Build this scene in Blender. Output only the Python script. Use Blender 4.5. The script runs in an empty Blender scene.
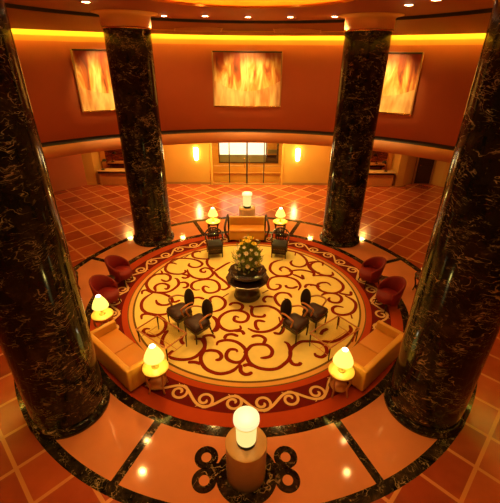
import bpy, bmesh, math, random
from mathutils import Vector, Matrix
PI = math.pi
R = math.radians
rnd = random.Random(7)
scn = bpy.context.scene
COL = scn.collection

# ------------------------------------------------------------------ camera
F_PX = 363.56
PITCH, ROLL, YAW = .4961, .0098, .0133
fw = Vector((math.sin(YAW)*math.cos(PITCH), math.cos(YAW)*math.cos(PITCH), -math.sin(PITCH)))
rt = fw.cross(Vector((0, 0, 1))).normalized()
up = rt.cross(fw)
r2 = rt*math.cos(ROLL) + up*math.sin(ROLL)
u2 = -rt*math.sin(ROLL) + up*math.cos(ROLL)
cam_d = bpy.data.cameras.new('camera')
cam = bpy.data.objects.new('camera', cam_d)
COL.objects.link(cam)
m = Matrix((r2, u2, -fw)).transposed().to_4x4()
m.translation = Vector((-.047, -8.459, 6.0))
cam.matrix_world = m
cam_d.sensor_fit = 'HORIZONTAL'
cam_d.sensor_width = 36
cam_d.lens = F_PX/500*36
cam_d.clip_start = .05
scn.camera = cam

# ------------------------------------------------------------------ world, exposure
w = bpy.data.worlds.new('world')
scn.world = w
w.use_nodes = True
w.node_tree.nodes['Background'].inputs[0].default_value = (.05, .02, .008, 1)
w.node_tree.nodes['Background'].inputs[1].default_value = .3
scn.view_settings.view_transform = 'Standard'
scn.view_settings.look = 'None'
scn.view_settings.gamma = 1
scn.view_settings.exposure = 0.0

WARM = (1.0, .50, .12)       # tungsten seen by daylight film
LAMPC = (1.0, .62, .14)
K_DOWN = 150                  # watts of a downlight
K_SOFFIT = 52
K_LAMP = 9.0                 # emission of the lamp shades
K_COVE = 48.0
K_DOME = 26.0
K_SCONCE = 26.0


def light(name, kind, loc, power, color=WARM, aim=None, **kw):
    d = bpy.data.lights.new(name, kind)
    d.energy = power
    d.color = color
    for k, v in kw.items():
        setattr(d, k, v)
    o = bpy.data.objects.new(name, d)
    COL.objects.link(o)
    o.location = loc
    if aim is not None:
        o.rotation_euler = (Vector(aim)-Vector(loc)).to_track_quat('-Z', 'Y').to_euler()
    return o


# ------------------------------------------------------------------ materials
def mat(name, color=(.5, .5, .5), rough=.5, spec=.5, metal=0, emit=None, estr=0, coat=0, noise=0, nscale=8, bump=0, bscale=60):
    mt = bpy.data.materials.new(name)
    mt.use_nodes = True
    nt = mt.node_tree
    b = nt.nodes['Principled BSDF']
    b.inputs['Base Color'].default_value = (*color, 1)
    b.inputs['Roughness'].default_value = rough
    b.inputs['Specular IOR Level'].default_value = spec
    b.inputs['Metallic'].default_value = metal
    b.inputs['Coat Weight'].default_value = coat
    b.inputs['Coat Roughness'].default_value = .06
    if emit:
        b.inputs['Emission Color'].default_value = (*emit, 1)
        b.inputs['Emission Strength'].default_value = estr
    N, L = nt.nodes.new, nt.links.new
    if noise or bump:
        tc = N('ShaderNodeNewGeometry')
    if noise:
        n = N('ShaderNodeTexNoise')
        n.inputs['Scale'].default_value = nscale
        n.inputs['Detail'].default_value = 5
        L(tc.outputs['Position'], n.inputs['Vector'])
        mx = N('ShaderNodeMix')
        mx.data_type = 'RGBA'
        L(n.outputs['Fac'], mx.inputs[0])
        mx.inputs[6].default_value = (*[c*(1-noise) for c in color], 1)
        mx.inputs[7].default_value = (*[min(1, c*(1+noise)) for c in color], 1)
        L(mx.outputs[2], b.inputs['Base Color'])
    if bump:
        n2 = N('ShaderNodeTexNoise')
        n2.inputs['Scale'].default_value = bscale
        L(tc.outputs['Position'], n2.inputs['Vector'])
        bp = N('ShaderNodeBump')
        bp.inputs['Strength'].default_value = bump
        bp.inputs['Distance'].default_value = .01
        L(n2.outputs['Fac'], bp.inputs['Height'])
        L(bp.outputs['Normal'], b.inputs['Normal'])
    return mt


def math_node(nt, op, a, b=None, clamp=False):
    n = nt.nodes.new('ShaderNodeMath')
    n.operation = op
    n.use_clamp = clamp
    for i, v in enumerate((a, b)):
        if v is None:
            continue
        if isinstance(v, (int, float)):
            n.inputs[i].default_value = v
        else:
            nt.links.new(v, n.inputs[i])
    return n.outputs[0]


def ramp(nt, fac, stops):
    n = nt.nodes.new('ShaderNodeValToRGB')
    nt.links.new(fac, n.inputs[0])
    e = n.color_ramp.elements
    e[0].position, e[0].color = stops[0][0], (*stops[0][1], 1)
    e[1].position, e[1].color = stops[-1][0], (*stops[-1][1], 1)
    for p_, c_ in stops[1:-1]:
        x = e.new(p_)
        x.color = (*c_, 1)
    return n.outputs[0]


def dark_marble(name='dark_veined_marble', scale=1.0, rough=.10, lift=1.0):
    mt = mat(name, (.01, .008, .006), rough, .28)
    nt = mt.node_tree
    N, L = nt.nodes.new, nt.links.new
    b = nt.nodes['Principled BSDF']
    g = N('ShaderNodeNewGeometry')
    warp = N('ShaderNodeTexNoise')
    warp.inputs['Scale'].default_value = 1.6*scale
    warp.inputs['Detail'].default_value = 4
    L(g.outputs['Position'], warp.inputs['Vector'])
    vm = N('ShaderNodeVectorMath')
    vm.operation = 'MULTIPLY_ADD'
    L(warp.outputs['Color'], vm.inputs[0])
    vm.inputs[1].default_value = (.5, .5, .5)
    L(g.outputs['Position'], vm.inputs[2])
    facs = []
    for sc, wdt, msc, lo, hi, rot in ((1.5, .012, 1.1, .50, .60, (.5, .2, .9)), (3.0, .014, 1.6, .52, .62, (-.4, .6, -.7)), (6.0, .020, 2.2, .54, .66, (.8, -.5, .3)), (4.2, .016, 1.3, .54, .64, (-.9, .1, 1.9))):
        mp = N('ShaderNodeMapping')
        mp.inputs['Rotation'].default_value = rot
        mp.inputs['Scale'].default_value = (1.0, 1.0, 3.2)
        L(vm.outputs[0], mp.inputs[0])
        v = N('ShaderNodeTexNoise')          # a thin contour of a stretched noise makes a vein
        v.inputs['Scale'].default_value = sc*scale
        v.inputs['Detail'].default_value = 2.5
        v.inputs['Roughness'].default_value = .55
        L(mp.outputs[0], v.inputs['Vector'])
        d_ = math_node(nt, 'ABSOLUTE', math_node(nt, 'SUBTRACT', v.outputs['Fac'], .5))
        line = math_node(nt, 'SUBTRACT', 1, math_node(nt, 'DIVIDE', d_, wdt), True)
        nz = N('ShaderNodeTexNoise')
        nz.inputs['Scale'].default_value = msc*scale*1.6
        nz.inputs['Detail'].default_value = 4
        nz.inputs['Roughness'].default_value = .6
        L(vm.outputs[0], nz.inputs['Vector'])
        mr = N('ShaderNodeMapRange')
        L(nz.outputs['Fac'], mr.inputs[0])
        mr.inputs[1].default_value, mr.inputs[2].default_value = lo, hi
        facs.append(math_node(nt, 'MULTIPLY', line, mr.outputs[0]))
    f = math_node(nt, 'MAXIMUM', math_node(nt, 'MAXIMUM', facs[0], facs[1]), math_node(nt, 'MAXIMUM', facs[2], facs[3]))
    cl = N('ShaderNodeTexNoise')
    cl.inputs['Scale'].default_value = 2.2*scale
    cl.inputs['Detail'].default_value = 8
    cl.inputs['Roughness'].default_value = .75
    L(vm.outputs[0], cl.inputs['Vector'])
    base = ramp(nt, cl.outputs['Fac'], [(.40, (.006, .005, .004)), (.58-.06*(lift-1), (.012*lift, .008*lift, .005*lift)), (.70-.06*(lift-1), (.035*lift, .019*lift, .010*lift)), (.82, (.09*lift, .05*lift, .025*lift))])
    mx = N('ShaderNodeMix')
    mx.data_type = 'RGBA'
    L(f, mx.inputs[0])
    L(base, mx.inputs[6])
    mx.inputs[7].default_value = (.50, .33, .15, 1)
    L(mx.outputs[2], b.inputs['Base Color'])
    return mt


def tile_material():
    """square terracotta tiles laid at 45 degrees with paler strips between"""
    mt = mat('terracotta_tiles', (.4, .15, .06), .20, .6, coat=.4)
    nt = mt.node_tree
    N, L = nt.nodes.new, nt.links.new
    b = nt.nodes['Principled BSDF']
    b.inputs['Coat Roughness'].default_value = .16
    g = N('ShaderNodeNewGeometry')
    sp = N('ShaderNodeSeparateXYZ')
    L(g.outputs['Position'], sp.inputs[0])
    P_ = 1.085
    lines, cells = [], []
    for op in ('ADD', 'SUBTRACT'):
        s = math_node(nt, op, sp.outputs['X'], sp.outputs['Y'])
        s = math_node(nt, 'DIVIDE', s, P_)
        fr = math_node(nt, 'FRACT', math_node(nt, 'ADD', s, .5))
        d = math_node(nt, 'ABSOLUTE', math_node(nt, 'SUBTRACT', fr, .5))   # 0 on the strip
        lines.append(math_node(nt, 'LESS_THAN', d, .040))
        cells.append(math_node(nt, 'FLOOR', s))
    ln = math_node(nt, 'MAXIMUM', lines[0], lines[1])
    cb = N('ShaderNodeCombineXYZ')
    L(cells[0], cb.inputs[0])
    L(cells[1], cb.inputs[1])
    wn = N('ShaderNodeTexWhiteNoise')
    L(cb.outputs[0], wn.inputs['Vector'])
    nz = N('ShaderNodeTexNoise')
    nz.inputs['Scale'].default_value = 3
    nz.inputs['Detail'].default_value = 6
    L(g.outputs['Position'], nz.inputs['Vector'])
    f = math_node(nt, 'ADD', math_node(nt, 'MULTIPLY', wn.outputs['Value'], .5), math_node(nt, 'MULTIPLY', nz.outputs['Fac'], .5))
    tc = ramp(nt, f, [(.15, (.30, .045, .015)), (.5, (.44, .075, .025)), (.85, (.60, .12, .04))])
    mx = N('ShaderNodeMix')
    mx.data_type = 'RGBA'
    L(ln, mx.inputs[0])
    L(tc, mx.inputs[6])
    mx.inputs[7].default_value = (.72, .27, .085, 1)
    L(mx.outputs[2], b.inputs['Base Color'])
    return mt


def glass(name, tint=(1, 1, 1), rough=0.0, alpha=.12):
    mt = bpy.data.materials.new(name)
    mt.use_nodes = True
    nt = mt.node_tree
    nt.nodes.clear()
    N, L = nt.nodes.new, nt.links.new
    o = N('ShaderNodeOutputMaterial')
    t = N('ShaderNodeBsdfTransparent')
    t.inputs[0].default_value = (*tint, 1)
    gl = N('ShaderNodeBsdfGlossy')
    gl.inputs['Roughness'].default_value = .03
    lw = N('ShaderNodeLayerWeight')
    lw.inputs['Blend'].default_value = .3
    mx = N('ShaderNodeMixShader')
    fc = math_node(nt, 'MULTIPLY', math_node(nt, 'POWER', lw.outputs['Facing'], 4), .6)
    L(math_node(nt, 'ADD', fc, alpha*.3, True), mx.inputs[0])
    L(t.outputs[0], mx.inputs[1])
    L(gl.outputs[0], mx.inputs[2])
    L(mx.outputs[0], o.inputs[0])
    return mt


M = {}
M['marble'] = dark_marble(lift=1.45)
M['marble_floor'] = dark_marble('dark_marble_inlay', 1.2, .06, 1.9)
M['tiles'] = tile_material()
M['stone'] = mat('orange_stone_slab', (.70, .245, .10), .07, .5, noise=.18, nscale=1.4)
M['joint'] = mat('slab_joint', (.30, .12, .05), .4)
M['gold'] = mat('gilded_capital', (.95, .55, .20), .4, .5, 0)
M['gold_ring'] = mat('brass_ring', (.9, .6, .2), .25, .5, .8)
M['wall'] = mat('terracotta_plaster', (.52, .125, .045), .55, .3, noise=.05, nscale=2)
M['fascia'] = mat('balcony_fascia', (.68, .25, .085), .5, .3)
M['groove'] = mat('dark_bronze_groove', (.05, .022, .012), .5)
M['lower'] = mat('ochre_wall', (.72, .36, .08), .5, .3, noise=.06, nscale=1.5)
M['ceil'] = mat('ceiling_paint', (.40, .10, .04), .6, .3)
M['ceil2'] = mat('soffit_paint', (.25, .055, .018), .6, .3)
M['cove'] = mat('cove_paint_and_glow', (.75, .42, .08), .6, .3)  # coving colour; on the wall top it paints in the strip's glow
M['slot'] = mat('dark_slot', (.02, .009, .006), .7)
M['vent'] = mat('vent_panel', (.60, .30, .14), .5)
M['trim'] = mat('timber_trim', (.45, .20, .07), .4)
M['cream'] = mat('carpet_cream', (.88, .70, .22), .95, .1, noise=.10, nscale=5, bump=.3, bscale=150)
M['carpet_dark'] = mat('carpet_olive_line', (.17, .085, .02), .95, .1)
M['carpet_gold'] = mat('carpet_gold_band', (.72, .36, .09), .95, .1, noise=.08, nscale=6)
M['carpet_orange'] = mat('carpet_orange_band', (.44, .055, .012), .95, .1, noise=.1, nscale=5)
M['carpet_red'] = mat('carpet_deep_red', (.13, .008, .005), .95, .1, noise=.15, nscale=6)
M['carpet_scroll'] = mat('carpet_scroll_red', (.22, .016, .004), .95, .1, noise=.12, nscale=9)
M['carpet_vine'] = mat('carpet_vine_cream', (.72, .44, .17), .95, .1)
M['sofa'] = mat('tan_leather', (.74, .36, .045), .42, .4, noise=.07, nscale=3, bump=.12, bscale=40)
M['sofa_seat'] = mat('tan_leather_cushion', (.66, .26, .03), .45, .4, noise=.07, nscale=4, bump=.12, bscale=40)
M['piping'] = mat('piping', (.40, .16, .05), .5)
M['darkwood'] = mat('dark_lacquered_wood', (.045, .016, .009), .22, .5)
M['wood'] = mat('honey_wood', (.55, .20, .055), .3, .5, noise=.15, nscale=12)
M['brownseat'] = mat('brown_leather_seat', (.045, .014, .009), .5, .4, noise=.1, nscale=10)
M['blackpad'] = mat('black_leather_pad', (.014, .007, .005), .6, .4)
M['red'] = mat('crimson_upholstery', (.21, .008, .005), .6, .3, noise=.12, nscale=6)
M['ped'] = mat('stone_pedestal', (.70, .48, .36), .4, .4, noise=.12, nscale=7)
M['pedtop'] = mat('pedestal_top', (.72, .42, .16), .3, .5, noise=.08, nscale=6)
M['black'] = mat('black_metal', (.012, .009, .008), .3)
M['brass'] = mat('brass', (.75, .42, .12), .25, .5, 1)
M['tabletop'] = mat('gilded_table_top', (.90, .62, .16), .28, .5)
M['shade'] = mat('glowing_lamp_shade', (.9, .8, .5), .7, emit=(1, .80, .16), estr=K_LAMP*.14)
M['shade_hot'] = mat('lamp_shade_opening', (.9, .8, .5), .7, emit=(1, .93, .62), estr=K_LAMP*.8)
M['drumshade'] = mat('frosted_lamp_cylinder', (.15, .12, .08), .6, emit=(1, .80, .26), estr=K_LAMP*.115)
M['drumtop'] = mat('frosted_lamp_disc', (.15, .12, .08), .6, emit=(1, .88, .42), estr=K_LAMP*.115)
M['sconce'] = mat('glowing_sconce', (.9, .8, .6), .6, emit=(1, .80, .30), estr=K_SCONCE)
M['drumrim'] = mat('lamp_rim', (.8, .5, .1), .5, emit=(1, .62, .10), estr=.7)
M['glow_fade'] = mat('painted_glow_fade', (.62, .24, .055), .6, .3)  # in-between wall tone, the cove glow's fade put into colour
M['led'] = mat('cove_lamp_strip', (.9, .8, .5), .6, emit=(1, .80, .08), estr=K_COVE)
M['led2'] = mat('dome_lamp_strip', (.9, .8, .5), .6, emit=(1, .42, .05), estr=K_DOME)
M['bulb'] = mat('downlight_lens', (.9, .8, .6), .4, emit=(1, .74, .34), estr=30)
M['glass'] = glass('clear_glass', (.97, .93, .84), alpha=.15)
M['smoke'] = glass('smoked_glass', (.30, .22, .17), alpha=.5)
M['daylight'] = mat('bright_outdoors', (.9, .9, .9), .8, emit=(1, 1, .98), estr=1.9)
M['street'] = mat('grey_green_panel', (.22, .20, .12), .6)
M['mirror'] = mat('bronze_mirror', (.75, .48, .30), .05, .5, 1)
M['doorwood'] = mat('dark_door', (.05, .02, .012), .3, .5, noise=.2, nscale=5)
M['leaf'] = mat('leaf_green', (.27, .36, .05), .5, .4, noise=.4, nscale=20)
M['petal'] = mat('ivory_petal', (.92, .88, .62), .6, .3)
M['petal_y'] = mat('yellow_petal', (.85, .62, .04), .6, .3)
M['soil'] = mat('dark_moss', (.03, .02, .008), .9)
M['bowl'] = mat('dark_bronze_bowl', (.06, .03, .02), .18, .6, .3)


def painting_mat(name, seed):
    mt = mat(name, (.7, .4, .15), .35, .5)
    nt = mt.node_tree
    N, L = nt.nodes.new, nt.links.new
    b = nt.nodes['Principled BSDF']
    tc = N('ShaderNodeTexCoord')
    mp = N('ShaderNodeMapping')
    L(tc.outputs['Object'], mp.inputs[0])
    mp.inputs['Location'].default_value = (seed*3.1, seed, 0)
    mp.inputs['Scale'].default_value = (1.6, 1, .38)
    n = N('ShaderNodeTexNoise')
    n.inputs['Scale'].default_value = 2.1
    n.inputs['Detail'].default_value = 3.5
    n.inputs['Distortion'].default_value = .5
    L(mp.outputs[0], n.inputs['Vector'])
    c1 = ramp(nt, n.outputs['Fac'], [(.30, (.16, .045, .02)), (.40, (.55, .13, .03)), (.50, (.80, .42, .10)), (.60, (.95, .75, .32)), (.72, (.75, .25, .06))])
    sp = N('ShaderNodeSeparateXYZ')
    L(tc.outputs['Object'], sp.inputs[0])
    # a pale band sweeps across the lower third
    x2 = math_node(nt, 'MULTIPLY', math_node(nt, 'POWER', math_node(nt, 'ABSOLUTE', sp.outputs['X']), 2), .22)
    edge = math_node(nt, 'LESS_THAN', sp.outputs['Z'], math_node(nt, 'ADD', x2, -.42))
    n2 = N('ShaderNodeTexNoise')
    n2.inputs['Scale'].default_value = 2.5
    L(mp.outputs[0], n2.inputs['Vector'])
    c2 = ramp(nt, n2.outputs['Fac'], [(.35, (.62, .26, .09)), (.6, (.92, .66, .30))])
    mx = N('ShaderNodeMix')
    mx.data_type = 'RGBA'
    L(math_node(nt, 'MULTIPLY', edge, .75), mx.inputs[0])
    L(c1, mx.inputs[6])
    L(c2, mx.inputs[7])
    mr = N('ShaderNodeMapRange')
    L(math_node(nt, 'ADD', sp.outputs['Z'], math_node(nt, 'MULTIPLY', n2.outputs['Fac'], .8)), mr.inputs[0])
    mr.inputs[1].default_value, mr.inputs[2].default_value = .85, 1.25
    mx2 = N('ShaderNodeMix')
    mx2.data_type = 'RGBA'
    L(math_node(nt, 'MULTIPLY', mr.outputs[0], .8), mx2.inputs[0])
    L(mx.outputs[2], mx2.inputs[6])
    mx2.inputs[7].default_value = (.42, .055, .012, 1)
    L(mx2.outputs[2], b.inputs['Base Color'])
    return mt


# ------------------------------------------------------------------ mesh helpers
class MB:
    """collects shapes for ONE mesh; every face carries a material slot"""
    def __init__(s):
        s.bm = bmesh.new()
        s.mats = []

    def slot(s, m_):
        if m_ not in s.mats:
            s.mats.append(m_)
        return s.mats.index(m_)

    def face(s, pts, m_, smooth=False):
        f = s.bm.faces.new([s.bm.verts.new(p) for p in pts])
        f.material_index = s.slot(m_)
        f.smooth = smooth
        return f

    def box(s, c, d, m_, rz=0, bev=0, rx=0):
        t = bmesh.new()
        bmesh.ops.create_cube(t, size=1)
        bmesh.ops.scale(t, vec=d, verts=t.verts)
        if bev:
            bmesh.ops.bevel(t, geom=t.edges[:], offset=bev, segments=3, affect='EDGES', profile=.5)
        M4 = Matrix.Translation(c) @ Matrix.Rotation(rz, 4, 'Z') @ Matrix.Rotation(rx, 4, 'X')
        bmesh.ops.transform(t, matrix=M4, verts=t.verts)
        s.merge(t, m_, bev > 0)

    def merge(s, t, m_, smooth=False):
        k = s.slot(m_)
        mp = {}
        for v in t.verts:
            mp[v] = s.bm.verts.new(v.co)
        for f in t.faces:
            try:
                nf = s.bm.faces.new([mp[v] for v in f.verts])
                nf.material_index = k
                nf.smooth = smooth
            except ValueError:
                pass
        t.free()

    def lathe(s, prof, m_, c=(0, 0, 0), n=48, a0=0, a1=2*PI, smooth=True, close=False):
        """prof: list of (r, z) or (r, z, material for the band that follows)"""
        full = abs(a1-a0-2*PI) < 1e-6
        cols = n if full else n+1
        V = []
        for i in range(cols):
            a = a0+(a1-a0)*i/n
            V.append([s.bm.verts.new((c[0]+p[0]*math.cos(a), c[1]+p[0]*math.sin(a), c[2]+p[1])) for p in prof])
        P_ = len(prof)
        for i in range(n):
            A, B = V[i], V[(i+1) % cols]
            for j in range(P_ if close else P_-1):
                k = (j+1) % P_
                mm = prof[j][2] if len(prof[j]) > 2 else m_
                vs = [A[j], B[j], B[k], A[k]]
                if prof[j][0] < 1e-6:
                    vs = [A[j], B[k], A[k]]
                elif prof[k][0] < 1e-6:
                    vs = [A[j], B[j], A[k]]
                f = s.bm.faces.new(vs)
                f.material_index = s.slot(mm)
                f.smooth = smooth

    def tube(s, pts, r, m_, n=8, caps=True, closed=False):
        pts = [Vector(p) for p in pts]
        rs = r if isinstance(r, (list, tuple)) else [r]*len(pts)
        rings = []
        up_ = None
        L_ = len(pts)
        for i, p in enumerate(pts):
            if closed:
                t = (pts[(i+1) % L_]-pts[i-1]).normalized()
            else:
                t = (pts[min(i+1, L_-1)]-pts[max(i-1, 0)]).normalized()
            if up_ is None:
                up_ = Vector((0, 0, 1)) if abs(t.z) < .9 else Vector((1, 0, 0))
            x = t.cross(up_).normalized()
            up_ = x.cross(t).normalized()
            rings.append([s.bm.verts.new(p+(x*math.cos(2*PI*k/n)+up_*math.sin(2*PI*k/n))*rs[i]) for k in range(n)])
        k_ = s.slot(m_)
        for i in range(L_ if closed else L_-1):
            A, B = rings[i], rings[(i+1) % L_]
            for k in range(n):
                f = s.bm.faces.new([A[k], A[(k+1) % n], B[(k+1) % n], B[k]])
                f.material_index = k_
                f.smooth = True
        if caps and not closed:
            for rr, rev in ((rings[0], False), (rings[-1], True)):
                f = s.bm.faces.new(rr[::-1] if not rev else rr)
                f.material_index = k_

    def ribbon(s, pts, wdt, z, m_, taper=True):
        """flat strip lying at height z along a smooth curve"""
        P_ = smooth_path(pts)
        n = len(P_)
        L_, R_ = [], []
        for i, p in enumerate(P_):
            a, b = P_[max(i-1, 0)], P_[min(i+1, n-1)]
            d = Vector((b[0]-a[0], b[1]-a[1]))
            d = d.normalized() if d.length > 1e-9 else Vector((1, 0))
            u = i/(n-1)
            wv = wdt/2*(min(1, .45+min(u, 1-u)*5) if taper else 1)
            L_.append(s.bm.verts.new((p[0]-d.y*wv, p[1]+d.x*wv, z)))
            R_.append(s.bm.verts.new((p[0]+d.y*wv, p[1]-d.x*wv, z)))
        k = s.slot(m_)
        for i in range(n-1):
            f = s.bm.faces.new([R_[i], R_[i+1], L_[i+1], L_[i]])
            f.material_index = k

    def build(s, name, parent=None, loc=(0, 0, 0), rz=0):
        bmesh.ops.recalc_face_normals(s.bm, faces=s.bm.faces[:])
        me = bpy.data.meshes.new(name)
        s.bm.to_mesh(me)
        s.bm.free()
        for k in s.mats:
            me.materials.append(M[k] if isinstance(k, str) else k)
        o = bpy.data.objects.new(name, me)
        COL.objects.link(o)
        o.location = loc
        o.rotation_euler = (0, 0, rz)
        if parent:
            o.parent = parent
        return o


def smooth_path(pts, k=6, closed=False):
    P_ = [Vector(p) for p in pts]
    n = len(P_)
    if n < 3:
        return P_
    out = []
    for i in range(n if closed else n-1):
        if closed:
            a, b, c, d = P_[i-1], P_[i], P_[(i+1) % n], P_[(i+2) % n]
        else:
            a, b, c, d = P_[max(i-1, 0)], P_[i], P_[i+1], P_[min(i+2, n-1)]
        for j in range(k):
            t = j/k
            out.append(.5*((2*b)+(c-a)*t+(2*a-5*b+4*c-d)*t*t+(3*b-a-3*c+d)*t**3))
    if not closed:
        out.append(P_[-1])
    return out


def tag(o, label, cat, group=None):
    o['label'] = label
    o['category'] = cat
    if group:
        o['group'] = group
    return o


def thing(name, label, cat, loc=(0, 0, 0), rz=0, group=None):
    o = bpy.data.objects.new(name, None)
    o.empty_display_size = .1
    COL.objects.link(o)
    o.location = loc
    o.rotation_euler = (0, 0, rz)
    return tag(o, label, cat, group)


def struct(o):
    o['kind'] = 'structure'
    return o


KIDS = {}


def copy_tree(o, parent=None):
    c = o.copy()
    COL.objects.link(c)
    if parent:
        c.parent = parent
        c.matrix_parent_inverse = o.matrix_parent_inverse.copy()
    for ch in [x for x in bpy.data.objects if x.parent == o]:
        copy_tree(ch, c)
    return c


def dup(o, label, loc, rz=0, group=None):
    c = copy_tree(o)
    c.location = loc
    c.rotation_euler = (0, 0, rz)
    c['label'] = label
    if group:
        c['group'] = group
    return c

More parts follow.
